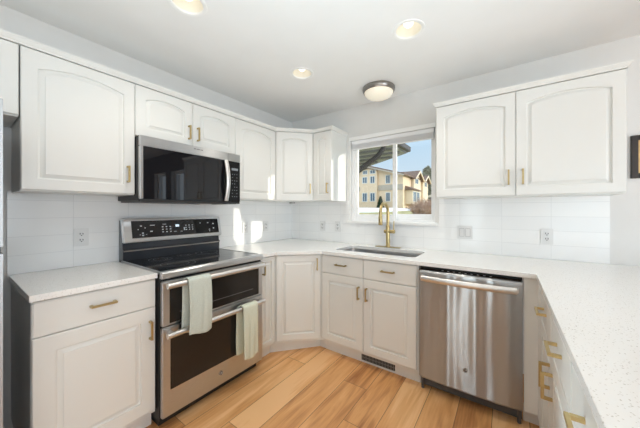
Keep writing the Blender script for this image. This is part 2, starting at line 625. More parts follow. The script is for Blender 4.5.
def add_drawer(parent, x0, x1, z0, z1, yf, handle=True):
    d = slab_bm(x0, x1, z0, z1, yf).build('drawer', M['cab'], parent)
    if handle:
        pull_bm((x0+x1)/2, (z0+z1)/2+0.008, yf, False).build('handle', M['brass'], d)
    return d

# ------------------------------------------------------------------ room shell
H = 2.4194
XR, YR = 6.0, -5.5
fl = B().box(-0.12, XR+0.12, YR-0.12, 0.14, -0.05, 0.0).build('floor', M['planks'])
struct(fl)

can_spots = [(0.862, -1.80), (1.797, -0.893), (0.900, -0.868)]
RC = 0.084
def circ(cx, cy, r, n=40):
    return [(cx+r*math.cos(2*PI*k/n), cy+r*math.sin(2*PI*k/n)) for k in range(n)]
ce = B().slab([(-0.12, YR-0.12), (XR+0.12, YR-0.12), (XR+0.12, 0.14), (-0.12, 0.14)], [circ(a, b_, RC) for a, b_ in can_spots],
              lambda u, v: (u, v, H), lambda u, v: (u, v, H+0.02)).build('ceiling', M['ceil'])
struct(ce)

struct(B().box(-0.12, 0.0, YR, 0.14, 0, H).build('wall_left', M['wall']))
WX0, WX1, WZ0, WZ1 = 0.874, 1.765, 1.150, 2.045
DZ0, DZ1 = 1.25, 2.05
W2A, W2B, W2C, W2D = 3.45, 3.99, 4.20, 4.74
struct(B().slab([(0, 0), (XR, 0), (XR, H), (0, H)],
                [[(WX0, WZ0), (WX1, WZ0), (WX1, WZ1), (WX0, WZ1)], [(W2A, DZ0), (W2B, DZ0), (W2B, DZ1), (W2A, DZ1)], [(W2C, DZ0), (W2D, DZ0), (W2D, DZ1), (W2C, DZ1)]],
                lambda u, v: (u, 0, v), lambda u, v: (u, 0.14, v)).build('wall_back', M['wall']))
struct(B().slab([(YR, 0), (0.14, 0), (0.14, H), (YR, H)], [[(-4.4, 0.02), (-1.6, 0.02), (-1.6, 2.15), (-4.4, 2.15)]],
                lambda u, v: (XR, u, v), lambda u, v: (XR+0.12, u, v)).build('wall_right', M['wall']))
struct(B().slab([(-0.12, 0), (0.50, 0), (0.50, 2.05), (1.22, 2.05), (1.22, 0), (1.80, 0), (1.80, 2.05), (2.60, 2.05), (2.60, 0), (XR+0.12, 0), (XR+0.12, H), (-0.12, H)],
                [[(1.36, 0.25), (1.64, 0.25), (1.64, 2.15), (1.36, 2.15)], [(3.08, 0.02), (5.72, 0.02), (5.72, 2.17), (3.08, 2.17)]],
                lambda u, v: (u, YR, v), lambda u, v: (u, YR-0.12, v)).build('wall_rear', M['wall']))
for hx0, hx1 in ((0.44, 1.28), (1.74, 2.66)):  # added unseen dark recesses, for dark bands in the dishwasher reflection
    hb_ = B()
    hb_.box(hx0, hx0+0.06, YR-1.5, YR-0.121, 0, 2.15)
    hb_.box(hx1-0.06, hx1, YR-1.5, YR-0.121, 0, 2.15)
    hb_.box(hx0+0.06, hx1-0.06, YR-1.5, YR-1.44, 0, 2.15)
    hb_.box(hx0+0.06, hx1-0.06, YR-1.44, YR-0.121, 2.09, 2.15)
    hb_.box(hx0+0.06, hx1-0.06, YR-1.44, YR-0.121, -0.05, 0.0)
    struct(hb_.build('added_dark_recess', M['darkrecess']))
# added dark backing, out of view, to darken what the microwave mirrors
struct(B().slab([(3.20, 0), (XR, 0), (XR, H), (3.20, H)], [[(W2A, DZ0), (W2B, DZ0), (W2B, DZ1), (W2A, DZ1)], [(W2C, DZ0), (W2D, DZ0), (W2D, DZ1), (W2C, DZ1)]],
                lambda u, v: (u, -0.012, v), lambda u, v: (u, 0.0, v)).build('added_dark_backing', M['darkbacking']))

# tiled backsplash
struct(B().box(0.0, 0.008, -2.362, 0.0, 0.90, 1.385).build('wall_left_tile', M['tile_left']))
struct(B().slab([(0.0, 0.90), (2.885, 0.90), (2.885, 1.385), (1.800, 1.385), (1.800, 1.140), (0.862, 1.140), (0.862, 1.385), (0.0, 1.385)], [],
                lambda u, v: (u, -0.008, v), lambda u, v: (u, 0.0, v)).build('wall_back_tile', M['tile_back']))

# ------------------------------------------------------------------ kitchen window (white vinyl slider)
def empty_struct(name, loc=(0, 0, 0)):
    o = bpy.data.objects.new(name, None)
    C.objects.link(o)
    o.location = loc
    return struct(o)

def rect_frame(b, x0, x1, z0, z1, y0, y1, t, tb=None):
    tb = tb or t
    b.box(x0, x0+t, y0, y1, z0, z1)
    b.box(x1-t, x1, y0, y1, z0, z1)
    b.box(x0+t, x1-t, y0, y1, z0, z0+tb)
    b.box(x0+t, x1-t, y0, y1, z1-t, z1)
    return b

win = empty_struct('window_1')
rect_frame(B(), WX0, WX1, WZ0, WZ1, 0.035, 0.12, 0.028).build('window_frame', M['vinyl'], win, bevel=0.002)
sl = rect_frame(B(), WX0+0.028, 1.382, WZ0+0.028, WZ1-0.028, 0.045, 0.075, 0.040, 0.056).build('sash', M['vinyl'], win, bevel=0.002)
B().box(WX0+0.062, 1.345, 0.058, 0.062, WZ0+0.062, WZ1-0.062).build('glass', M['glass'], sl)
sr = rect_frame(B(), 1.330, WX1-0.022, WZ0+0.028, WZ1-0.028, 0.078, 0.108, 0.030, 0.062).build('sash', M['vinyl'], win, bevel=0.002)
B().box(1.355, WX1-0.048, 0.091, 0.095, WZ0+0.052, WZ1-0.052).build('glass', M['glass'], sr)
B().box(1.735, 1.752, 0.030, 0.046, 1.30, 1.36, 0.003).build('latch', M['vinyl'], win)
B().box(WX0-0.028, WX1+0.026, -0.036, 0.040, 1.136, 1.162, 0.004).build('window_sill', M['trim'], win)
B().box(WX0-0.012, WX1+0.006, -0.018, 0.0, 2.043, 2.082, 0.003).build('window_head', M['trim'], win)

bl = thing('window_blind', 'white horizontal slat blind drawn up at the top of the kitchen window', 'blind', (1.3195, 0.014, 1.95))
B().box(-0.435, 0.435, -0.012, 0.016, 0.055, 0.092, 0.003).build('headrail', M['blind'], bl)
sb = B()
for k in range(11):
    sb.box(-0.430, 0.430, -0.013, 0.013, 0.006+k*0.0045, 0.0085+k*0.0045)
sb.build('slat_stack', M['blind'], bl)
B().box(-0.430, 0.430, -0.011, 0.011, -0.008, 0.004, 0.002).build('bottom_rail', M['blind'], bl)
B().cyl((-0.405, -0.016, 0.07), (-0.405, -0.016, -0.09), 0.0025, seg=8).build('wand', M['blind'], bl)

# dining windows, then rear and right openings added to light the room (all unseen)
def plain_window(name, f, u0, u1, z0, z1, d0, d1, nm):
    wn_ = empty_struct(name)
    def bx(b, a0, a1, c0, c1):
        p, q = f(a0, d0), f(a1, d1)
        b.box(min(p[0], q[0]), max(p[0], q[0]), min(p[1], q[1]), max(p[1], q[1]), c0, c1)
    b = B()
    t = 0.05
    bx(b, u0, u0+t, z0, z1)
    bx(b, u1-t, u1, z0, z1)
    bx(b, u0+t, u1-t, z0, z0+t)
    bx(b, u0+t, u1-t, z1-t, z1)
    for k in range(1, nm):
        uc = u0+(u1-u0)*k/nm
        bx(b, uc-0.03, uc+0.03, z0+t, z1-t)
    b.build('window_frame', M['vinyl'], wn_)
    return wn_
plain_window('window_2', lambda u, d: (u, d, 0), W2A, W2B, DZ0, DZ1, 0.07, 0.12, 1)
plain_window('window_3', lambda u, d: (u, d, 0), W2C, W2D, DZ0, DZ1, 0.07, 0.12, 1)
plain_window('added_window_4', lambda u, d: (u, YR-d, 0), 1.36, 1.64, 0.25, 2.15, 0.07, 0.11, 1)  # added slit, mirrored as a streak in the dishwasher
plain_window('door_2', lambda u, d: (XR+d, u, 0), -4.4, -1.6, 0.02, 2.15, 0.07, 0.11, 2)
plain_window('door_1', lambda u, d: (u, YR-d, 0), 3.08, 5.72, 0.02, 2.17, 0.07, 0.11, 2)

# ------------------------------------------------------------------ upper cabinets
UB, UT = 1.377, 2.105
UD = 0.300
YF = -0.319
def upper(name, label, loc, rz, wd, z0, z1, doors, arch=True, drop=0.092, rise=0.034, puck=None):
    """doors: list of (x0, x1, handle x or None)"""
    t = thing(name, label, 'cabinet', (loc[0], loc[1], z0), rz)
    B().box(0.001, wd-0.001, -UD, -0.003, 0, z1-z0).build('carcass', M['cabside'], t, bevel=0.0015)
    for x0, x1, hx in doors:
        add_door(t, x0+0.0015, x1-0.0015, 0.006, z1-z0-0.004, YF, arch, (hx, 0.006+0.125) if hx is not None else None, drop=drop, rise=rise)
    return t
YL0, YN0, YN1, YS1 = -2.347, -1.857, -1.095, -0.604
t = upper('wall_cabinet', 'white wall cabinet with a single arched door left of the microwave', (0, YL0), LEFT, YN0-YL0, UB, UT, [(0.0, YN0-YL0, YN0-YL0-0.042)])
t = upper('wall_cabinet', 'short white two-door wall cabinet mounted above the microwave', (0, YN0), LEFT, 0.762, 1.762, UT,
          [(0.0, 0.381, None), (0.381, 0.762, None)], drop=0.085, rise=0.030)
for i, d in enumerate([c for c in t.children if c.name.startswith('door')]):
    pull_bm(0.381+(-0.034 if d.data.vertices[0].co.x < 0.2 else 0.034), 0.105, YF, True).build('handle', M['brass'], d)
t = upper('wall_cabinet', 'white wall cabinet with a single arched door just right of the microwave', (0, YN1), LEFT, YS1-YN1, UB, UT, [(0.0, YS1-YN1, None)])
# diagonal corner cabinet
t = thing('corner_wall_cabinet', 'white diagonal wall cabinet in the corner between the two walls', 'cabinet', (0, 0, UB))
B().prism([(0.003, -0.003), (0.003, -0.602), (0.300, -0.602), (0.595, -0.302), (0.595, -0.003)], 0, UT-UB).build('carcass', M['cabside'], t)
pa, pb = Vector((0.319, -0.604, 0)), Vector((0.597, -0.319, 0))
dlen = (pb-pa).length
dm = Matrix.Translation(pa) @ Matrix.Rotation(math.atan2(pb.y-pa.y, pb.x-pa.x), 4, 'Z')
add_door(t, 0.006, dlen-0.006, 0.006, UT-UB-0.004, 0.0, True, (dlen-0.036, 0.131), m=dm)
t = upper('wall_cabinet', 'narrow white wall cabinet with one slim arched door left of the window', (0.597, 0), BACK, 0.8285-0.597, UB, UT,
          [(0.0, 0.2315, 0.2315-0.040)], drop=0.085, rise=0.022)
XU0, XU1, XUM = 1.839, 2.885, 2.360
t = upper('wall_cabinet', 'wide white wall cabinet with two arched doors right of the window', (XU0, 0), BACK, XU1-XU0, UB, UT,
          [(0.0, XUM-XU0, XUM-XU0-0.040), (XUM-XU0, XU1-XU0, XUM-XU0+0.040)])

def crown_bm(path, z0):
    prof = [(-0.05, 0.0), (0.005, 0.0), (0.007, 0.006), (0.012, 0.011), (0.019, 0.022), (0.022, 0.025), (0.022, 0.034), (-0.05, 0.034)]
    b = B()
    pts = [Vector((*p, 0)) for p in path]
    rings = []
    for i, p in enumerate(pts):
        ns = []
        for a, c in ((i-1, i), (i, i+1)):
            if a >= 0 and c < len(pts):
                d = (pts[c]-pts[a]).normalized()
                ns.append(Vector((d.y, -d.x, 0)))
        n = sum(ns, Vector()).normalized()
        n = n/max(0.3, n.dot(ns[0]))
        rings.append([b.bm.verts.new((p.x+n.x*o, p.y+n.y*o, z0+h)) for o, h in prof])
    for i in range(len(rings)-1):
        n = len(prof)
        for k in range(n):
            b.bm.faces.new((rings[i][k], rings[i][(k+1) % n], rings[i+1][(k+1) % n], rings[i+1][k]))
    b.bm.faces.new(rings[0][::-1])
    b.bm.faces.new(rings[-1])
    return b
b = crown_bm([(0.317, -3.32), (0.317, -0.604), (0.597, -0.317), (0.8290, -0.317), (0.8290, -0.003)], 2.1055)
tag(b.build('crown_moulding', M['cab']), 'long white crown moulding along the tops of the left and corner wall cabinets', 'moulding', )
b = crown_bm([(XU0+0.002, -0.003), (XU0+0.002, -0.317), (XU1-0.002, -0.317), (XU1-0.002, -0.003)], 2.1055)
tag(b.build('crown_moulding', M['cab']), 'short white crown moulding on the two-door cabinet right of the window', 'moulding')

# ------------------------------------------------------------------ refrigerator and the cabinet above it
t = upper('wall_cabinet', 'white wall cabinet above the refrigerator at the left edge', (0, -3.32), LEFT, 3.32-2.350, 1.745, UT,
          [(0.0, 0.485, 0.45), (0.485, 0.970, 0.52)], drop=0.085, rise=0.028)
t = thing('refrigerator', 'tall stainless refrigerator cut off by the left edge of the photo', 'refrigerator', (0.03, -3.348, 0), LEFT)
B().box(0.0, 0.91, -0.69, 0.0, 0.03, 1.68, 0.004).build('body', M['darkgrey'], t)
for x0, x1, z0, z1, hx in ((0.0, 0.4535, 1.137, 1.695, 0.41), (0.4565, 0.91, 1.137, 1.695, 0.50), (0.0, 0.4535, 0.06, 1.127, 0.41), (0.4565, 0.91, 0.06, 1.127, 0.50)):
    d = B().box(x0, x1, -0.77, -0.695, z0, z1, 0.008).build('door', M['steel_fridge'], t)
    hz = (1.20, 1.62) if z0 > 1 else (0.62, 1.06)
    B().tube([(hx, -0.77, hz[0]), (hx, -0.815, hz[0]), (hx, -0.82, hz[0]+0.02), (hx, -0.82, hz[1]-0.02), (hx, -0.815, hz[1]), (hx, -0.77, hz[1])], 0.009).build('handle', M['steel_bar'], d, smooth=60)
B().box(0.03, 0.88, -0.66, -0.05, 0.0, 0.03).build('base_grille', M['black'], t)

# ------------------------------------------------------------------ base cabinets
BY = -0.611     # carcass front; doors lie in front of it at FY
FY = -0.630
ZD0, ZD1, ZR0, ZR1 = 0.122, 0.7190, 0.7225, 0.877
def base_carcass(t, wd, kick=True, x0=0.0):
    B().box(x0+0.001, wd-0.001, BY, -0.004, 0.10, 0.884).build('carcass', M['cabside'], t)
    if kick:
        B().box(x0+0.001, wd-0.001, -0.560, -0.545, 0.0, 0.10).build('toe_kick', M['kick'], t)

yc0 = -2.349
wl = YN0-0.002-yc0
t = thing('base_cabinet', 'white base cabinet with one drawer over one door left of the range', 'cabinet', (0, yc0, 0), LEFT)
base_carcass(t, wl)
add_drawer(t, 0.002, wl-0.006, ZR0, ZR1, FY)
add_door(t, 0.002, wl-0.006, ZD0, ZD1, FY, False, (wl-0.036, 0.595), side=0.072)

t = thing('base_cabinet', 'very narrow white base cabinet squeezed between range and diagonal corner cabinet', 'cabinet', (0, YN1+0.004, 0), LEFT)
wn = -0.912-(YN1+0.004)
base_carcass(t, wn)
add_door(t, 0.003, wn-0.003, ZD0, ZR1, FY, False, (0.036, 0.79), side=0.036)

t = thing('corner_base_cabinet', 'white diagonal corner base cabinet with one tall door and handle at upper right', 'cabinet')
B().prism([(0.004, -0.004), (0.004, -0.910), (0.605, -0.910), (0.928, -0.611), (0.928, -0.004)], 0.10, 0.884).build('carcass', M['cabside'], t)
B().prism([(0.541, -0.910), (0.556, -0.910), (0.555, -0.905), (0.860, -0.5555), (0.928, -0.5555), (0.928, -0.545), (0.853, -0.545)], 0.0, 0.10).build('toe_kick', M['kick'], t)
pa, pb = Vector((0.630, -0.912, 0)), Vector((0.930, -0.630, 0))
dlen = (pb-pa).length
dm = Matrix.Translation(pa) @ Matrix.Rotation(math.atan2(pb.y-pa.y, pb.x-pa.x), 4, 'Z')
add_door(t, 0.010, dlen-0.010, ZD0, ZR1, 0.0, False, (dlen-0.042, 0.795), m=dm, side=0.055)

SX0, SX1 = 0.932, 1.786
t = thing('sink_base_cabinet', 'white base cabinet below the sink with two drawer fronts above two doors', 'cabinet', (SX0, 0, 0))
ws = SX1-SX0
B().box(0.001, ws-0.001, BY, -0.585, 0.10, 0.884).build('face_frame', M['cabside'], t)
cb_ = B()
cb_.box(0.001, 0.019, -0.585, -0.004, 0.10, 0.884)
cb_.box(ws-0.019, ws-0.001, -0.585, -0.004, 0.10, 0.884)
cb_.box(0.019, ws-0.019, -0.585, -0.004, 0.10, 0.118)
cb_.box(0.019, ws-0.019, -0.022, -0.004, 0.118, 0.884)
cb_.build('carcass', M['cabside'], t)
B().box(0.001, ws-0.001, -0.560, -0.545, 0.0, 0.10).build('toe_kick', M['kick'], t)
wm = 1.345-SX0
we = ws-0.014
for a, c, hx in ((0.003, wm-0.002, wm-0.036), (wm+0.002, we, wm+0.036)):
    add_drawer(t, a, c, ZR0, ZR1, FY)
    add_door(t, a, c, ZD0, ZD1, FY, False, (hx, 0.60), side=0.062)

v = thing('vent_grille', 'dark metal floor register grille in the toe kick under the sink cabinet', 'vent', (1.292, -0.5605, 0.0))
vb = B()
rect_frame(vb, 0.0, 0.306, 0.012, 0.078, -0.008, 0.0, 0.007)
vb.build('frame', M['kick'], v)
B().box(0.006, 0.300, -0.003, -0.001, 0.018, 0.072).build('backing', M['black'], v)
vs_ = B()
for k in range(22):
    vs_.box(0.014+k*0.0128, 0.018+k*0.0128, -0.006, -0.003, 0.019, 0.071)
vs_.box(0.008, 0.298, -0.006, -0.003, 0.0435, 0.0465)
vs_.build('slats', M['slatgrey'], v)

# corner filler between dishwasher and peninsula
PF = 2.457      # plane of the peninsula fronts
t = B()
t.prism([(2.393, -0.611), (2.393, -0.630), (PF, -0.630), (PF, -0.784), (PF+0.019, -0.784), (PF+0.019, -0.611)], 0.10, 0.884)
o = t.build('corner_filler', M['cab'])
tag(o, 'white L-shaped filler panel joining the dishwasher side to the peninsula fronts', 'panel')
B().prism([(2.393, -0.545), (2.393, -0.560), (PF+0.07, -0.560), (PF+0.07, -0.784), (PF+0.085, -0.784), (PF+0.085, -0.545)], 0.0, 0.0995).build('toe_kick', M['kick'], o)

PW = 0.806
pen_labels = ['white peninsula base cabinet nearest the dishwasher, two drawers over two doors', 'white peninsula base cabinet nearest the camera, past the first two-drawer unit']
for i, y1 in enumerate((-0.786, -0.786-PW)):
    t = thing('peninsula_cabinet', pen_labels[i], 'cabinet', (PF+0.630, y1, 0), PEN)
    base_carcass(t, PW)
    m_ = PW/2
    for a, c, hx in ((0.002, m_-0.002, m_-0.042), (m_+0.002, PW-0.002, m_+0.042)):
        add_drawer(t, a, c, ZR0, ZR1, FY)
        add_door(t, a, c, ZD0, ZD1, FY, False, (hx, 0.594), side=0.062)

# ------------------------------------------------------------------ worktops
def rrect(x0, x1, y0, y1, r, n=6):
    pts = []
    for cx, cy, a0 in ((x1-r, y1-r, 0), (x0+r, y1-r, 90), (x0+r, y0+r, 180), (x1-r, y0+r, 270)):
        for k in range(n+1):
            a = math.radians(a0+90*k/n)
            pts.append((cx+r*math.cos(a), cy+r*math.sin(a)))
    return pts
CT0, CT1 = 0.8855, 0.914
SK = (0.985, 1.725, -0.505, -0.160)
o = B().slab([(0.009, -0.009), (0.009, YN1+0.003), (0.645, YN1+0.003), (0.645, -0.920), (0.947, -0.645), (2.450, -0.645), (2.450, -2.42), (3.42, -2.42), (3.42, -0.004), (2.886, -0.004), (2.886, -0.009)],
             [rrect(*SK[:2], SK[2], SK[3], 0.03)], lambda u, v: (u, v, CT0), lambda u, v: (u, v, CT1)).build('countertop', M['quartz'], bevel=0.002)
tag(o, 'long white speckled quartz countertop running from the range past the sink onto the peninsula', 'countertop')
o = B().box(0.009, 0.645, -2.357, YN0-0.003, CT0, CT1).build('countertop', M['quartz'], bevel=0.002)
tag(o, 'small white speckled quartz countertop on the cabinet left of the range', 'countertop')

# ------------------------------------------------------------------ sink
t = thing('kitchen_sink', 'undermount stainless steel sink set in the white countertop under the window', 'sink', (1.355, -0.3325, 0.66))
sx, sy = (SK[1]-SK[0])/2+0.004, (SK[3]-SK[2])/2+0.004
bs = B()
lv = [(sx+0.018, sy+0.018, 0.2245, 0.04), (sx, sy, 0.2245, 0.035), (sx-0.004, sy-0.004, 0.21, 0.04), (sx-0.008, sy-0.008, 0.03, 0.045), (sx-0.03, sy-0.03, 0.006, 0.03), (0.05, 0.05, 0.002, 0.045)]
prev = None
for a, c, z, r in lv:
    vs = [bs.bm.verts.new((px, py, z)) for px, py in rrect(-a, a, -c, c, r)]
    if prev:
        n = len(vs)
        for k in range(n):
            bs.bm.faces.new((prev[k], prev[(k+1) % n], vs[(k+1) % n], vs[k]))
    prev = vs
bs.bm.faces.new(prev)
o = bs.build('basin', M['sink'], t, smooth=40)
sd = o.modifiers.new('solid', 'SOLIDIFY')
sd.thickness = 0.0015
sd.offset = 0
B().lathe([(0.0, 0.004), (0.03, 0.003), (0.044, 0.006), (0.046, 0.004), (0.046, 0.0)], (0, 0, 0.003), caps=False).build('drain', M['chrome_dark'], t, smooth=40)

# ------------------------------------------------------------------ faucet
t = thing('faucet', 'brushed brass gooseneck faucet on a long deck plate behind the sink', 'faucet', (1.341, -0.080, CT1))
B().box(-0.128, 0.128, -0.029, 0.029, 0.0, 0.006, 0.003).build('deck_plate', M['brass'], t)
B().lathe([(0.024, 0.006), (0.024, 0.012), (0.0195, 0.016), (0.0195, 0.205), (0.017, 0.215), (0.0145, 0.222)], (0, 0, 0)).build('body', M['brass'], t, smooth=40)
path = [(0, 0, 0.215), (0, 0, 0.29), (0, 0, 0.338)]
R = 0.088
ang = math.radians(-91)
dx, dy = math.cos(ang), math.sin(ang)
for k in range(1, 19):
    a = PI-PI*k/18
    rr = R+R*math.cos(a)
    path.append((dx*rr, dy*rr, 0.338+R*math.sin(a)*1.06))
path.append((dx*2*R, dy*2*R, 0.320))
sp_ = B().tube(path, 0.0152, 14).build('spout', M['brass'], t, smooth=60)
sh = B().lathe([(0.0155, 0.0), (0.0155, -0.012), (0.0185, -0.022), (0.0195, -0.095), (0.017, -0.100)], (dx*2*R, dy*2*R, 0.326)).build('spray_head', M['brass'], t, smooth=40)
B().cyl((dx*2*R, dy*2*R, 0.231), (dx*2*R, dy*2*R, 0.226), 0.014).build('nozzle', M['black'], sh)
B().box(dx*2*R-0.004, dx*2*R+0.004, dy*2*R-0.0195, dy*2*R-0.0165, 0.25, 0.285, 0.002).build('spray_button', M['black'], sh)
hub = B().cyl((-0.036, 0.002, 0.155), (0.070, -0.004, 0.155), 0.0175).build('lever_hub', M['brass'], t, smooth=40)
B().tube([(0.060, -0.004, 0.155), (0.061, -0.004, 0.20), (0.064, -0.005, 0.262)], [0.006, 0.005, 0.0045], 10).build('lever', M['brass'], hub, smooth=60)

# ------------------------------------------------------------------ range (double oven)
t = thing('range', 'stainless double-oven electric range with a black glass cooktop and two towels', 'range', (0.012, YN0+0.003, 0), LEFT)
rw = 0.756
B().box(0.0, rw, -0.640, 0.0, 0.050, 0.900).build('body', M['black'], t)
B().box(0.012, rw-0.012, -0.600, -0.05, 0.0, 0.050).build('base_grille', M['black'], t)
ct = B().box(0.001, rw-0.001, -0.640, -0.072, 0.900, 0.920, 0.003).build('cooktop', M['cooktop'], t)
bn = B()
for cx, cy, r in ((0.19, -0.47, 0.105), (0.57, -0.47, 0.085), (0.19, -0.21, 0.075), (0.57, -0.21, 0.105), (0.38, -0.17, 0.05)):
    for r2 in (r, r*0.62):
        n = 40
        a = [bn.bm.verts.new((cx+r2*math.cos(2*PI*k/n), cy+r2*math.sin(2*PI*k/n), 0.9204)) for k in range(n)]
        c = [bn.bm.verts.new((cx+(r2-0.002)*math.cos(2*PI*k/n), cy+(r2-0.002)*math.sin(2*PI*k/n), 0.9204)) for k in range(n)]
        for k in range(n):
            bn.bm.faces.new((a[k], a[(k+1) % n], c[(k+1) % n], c[k]))
bn.build('burner_marks', M['markdim'], ct)
ft = B()
ft.slab([(-0.638, 0.880), (-0.668, 0.880), (-0.674, 0.888), (-0.674, 0.912), (-0.664, 0.922), (-0.636, 0.9225)], [], lambda u, v: (0.0, u, v), lambda u, v: (rw, u, v))
ft.box(0.0, 0.007, -0.640, -0.06, 0.905, 0.923)
ft.box(rw-0.007, rw, -0.640, -0.06, 0.905, 0.923)
ft.build('cooktop_trim', M['steel'], t, bevel=0.002)
# backguard
bgd = B()
bgd.slab([(0.0, 0.90), (-0.074, 0.90), (-0.078, 0.985), (-0.086, 0.990), (-0.084, 0.998), (-0.072, 1.002), (-0.064, 1.052), (-0.062, 1.20), (0.0, 1.205)], [], lambda u, v: (0.004, u, v), lambda u, v: (rw-0.004, u, v))
bgd.build('backguard', M['enamel'], t)
B().box(0.006, rw-0.006, -0.0885, -0.076, 0.983, 0.992, 0.002).build('backguard_trim', M['chrome_dark'], t)
tilt = Matrix.Translation((0, -0.112, 1.050)) @ Matrix.Rotation(math.radians(-13), 4, 'X')
cp = B().box(-0.002, rw+0.002, 0.0, 0.034, 0.0, 0.176, 0.006).xf(tilt).build('control_panel', M['steel'], t)
mk = B().box(0.050, rw-0.026, -0.002, 0.004, 0.028, 0.154).then(M['mark'])
rnd = random.Random(3)
def dot(u, v_, a=0.004, c=0.004):
    mk.box(u-a, u+a, -0.0027, -0.0019, v_-c, v_+c)
for u in (0.255, 0.283, 0.312):
    for v_ in (0.062, 0.082, 0.102):
        dot(u, v_, 0.0055, 0.0035)
for u in (0.435, 0.462, 0.489):
    for v_ in (0.070, 0.088, 0.106):
        dot(u, v_, 0.005, 0.003)
for u, v_, a, c in ((0.11, 0.115, .006, .003), (0.09, 0.09, .003, .003), (0.118, 0.062, .005, .004), (0.118, 0.045, .006, .004), (0.175, 0.072, .008, .003), (0.135, 0.10, .003, .003), (0.185, 0.118, .016, .002), (0.10, 0.05, .003, .002), (0.14, 0.05, .003, .002),
                    (0.27, 0.122, .013, .002), (0.345, 0.06, .010, .0015), (0.395, 0.058, .008, .0015), (0.42, 0.078, .004, .012), (0.56, 0.12, .005, .003), (0.63, 0.12, .006, .004), (0.64, 0.06, .006, .003), (0.64, 0.045, .004, .003), (0.68, 0.11, .006, .004), (0.68, 0.07, .005, .005)):
    dot(u, v_, a, c)
mk.xf(tilt).build('control_glass', M['blackglass'], cp)
B().box(0.352, 0.380, -0.0027, -0.0019, 0.098, 0.116).xf(tilt).build('clock_display', M['display'], cp)

def oven_door(z0, z1, gz0, gz1, gx0, gx1, hz):
    d = B().box(0.003, rw-0.003, -0.668, -0.642, z0, z1, 0.005).build('oven_door', M['steel'], t)
    B().box(gx0, gx1, -0.6705, -0.664, gz0, gz1, 0.002).build('oven_window', M['oven_glass'], d)
    hb = B()
    hb.tube([(0.010, -0.716, hz), (rw-0.024, -0.716, hz)], 0.0165, 18)
    hb.box(0.030, 0.052, -0.712, -0.667, hz-0.011, hz+0.011, 0.003)
    hb.box(rw-0.052, rw-0.030, -0.712, -0.667, hz-0.011, hz+0.011, 0.003)
    hb.build('handle', M['steel_bar'], d, smooth=40)
    return d
UH, LH = 0.846, 0.562
od1 = oven_door(0.602, 0.864, 0.614, 0.826, 0.043, rw-0.043, UH)
B().box(0.10, rw-0.10, -0.6712, -0.6704, 0.665, 0.670).build('rack_line', M['darkgrey'], od1)
od2 = oven_door(0.070, 0.596, 0.222, 0.530, 0.048, rw-0.048, LH)

def badge(parent, cx, cz, y, r=0.014):
    bd = B().cyl((cx, y, cz), (cx, y-0.003, cz), r, seg=28).build('badge', M['darkgrey'], parent, smooth=40)
    rg = B()
    pts = [(cx+r*0.9*math.cos(2*PI*k/28), y-0.003, cz+r*0.9*math.sin(2*PI*k/28)) for k in range(29)]
    rg.tube(pts, r*0.09, 6)
    # looping script monogram inside the ring
    s1 = [(cx-r*0.25+r*0.28*math.cos(a), y-0.0034, cz+r*0.1+r*0.34*math.sin(a)) for a in [k*0.3 for k in range(19)]]
    s1 += [(cx-r*0.02, y-0.0034, cz-r*0.3), (cx-r*0.25, y-0.0034, cz-r*0.52), (cx-r*0.45, y-0.0034, cz-r*0.35)]
    rg.tube(s1, r*0.06, 6)
    s2 = [(cx+r*0.1+r*0.08*k, y-0.0034, cz-r*0.02+r*0.03*k) for k in range(4)]
    s2 += [(cx+r*0.33+r*0.24*math.cos(a), y-0.0034, cz-r*0.02+r*0.34*math.sin(a)) for a in [0.2+k*0.3 for k in range(18)]]
    rg.tube(s2, r*0.06, 6)
    rg.build('emblem', M['steel_bar'], bd, smooth=60)
    return bd
badge(od2, 0.378, 0.152, -0.668, 0.016)

# towels over the handles
def towel(name, label, y0, y1, xh, zh, front, back, material, seed, fold=0.0, flare=0.0):
    rnd = random.Random(seed)
    wd = y1-y0
    nu, path = 14, []
    r = 0.0205
    for k in range(10):
        path.append((-r-0.004, -back+(back)*k/10, back*(1-k/10)))
    for k in range(9):
        a = PI-PI*k/8
        path.append((r*math.cos(a), r*math.sin(a), 0.0))
    for k in range(1, 19):
        path.append((r+0.001, -front*k/18, front*k/18))
    b = B()
    rows = []
    ph = rnd.random()*6
    for x_, z_, dn in path:
        row = []
        for i in range(nu+1):
            u = i/nu
            wv = math.sin(u*PI*2.3+ph+dn*2.5)*0.007*min(1, dn*6)+math.sin(u*PI*5+ph*2)*0.003*min(1, dn*5)
            s = 1 if x_ >= 0 else -0.25
            yy = (u-0.5)*wd*(1+flare*dn)+math.sin(dn*9+ph)*0.004*min(1, dn*4)+(fold if x_ < -0.01 else 0)
            zz = z_+(0.010*math.sin(u*PI*1.5+ph) if abs(dn-front) < 1e-6 or abs(dn-back) < 1e-6 else 0)
            row.append(b.bm.verts.new((x_+s*abs(wv)+(0.006*min(1, dn*5) if x_ > 0 else 0), yy, zz)))
        rows.append(row)
    for j in range(len(rows)-1):
        for i in range(nu):
            b.bm.faces.new((rows[j][i], rows[j][i+1], rows[j+1][i+1], rows[j+1][i]))
    o = b.build(name, material, smooth='all')
    o.location = (xh, (y0+y1)/2, zh)
    s1 = o.modifiers.new('thick', 'SOLIDIFY')
    s1.thickness = 0.009
    s1.offset = 1.0
    s2 = o.modifiers.new('soft', 'SUBSURF')
    s2.levels = s2.render_levels = 1
    return tag(o, label, 'towel')
towel('dish_towel', 'sage grey terry towel draped over the upper oven door handle', -1.737, -1.592, 0.728, UH, 0.318, 0.325, M['towel'], 4, fold=-0.012, flare=0.05)
towel('dish_towel', 'pale green terry towel hanging from the lower oven door handle', -1.345, -1.212, 0.728, LH, 0.362, 0.340, M['towel2'], 9, fold=-0.02, flare=-0.1)

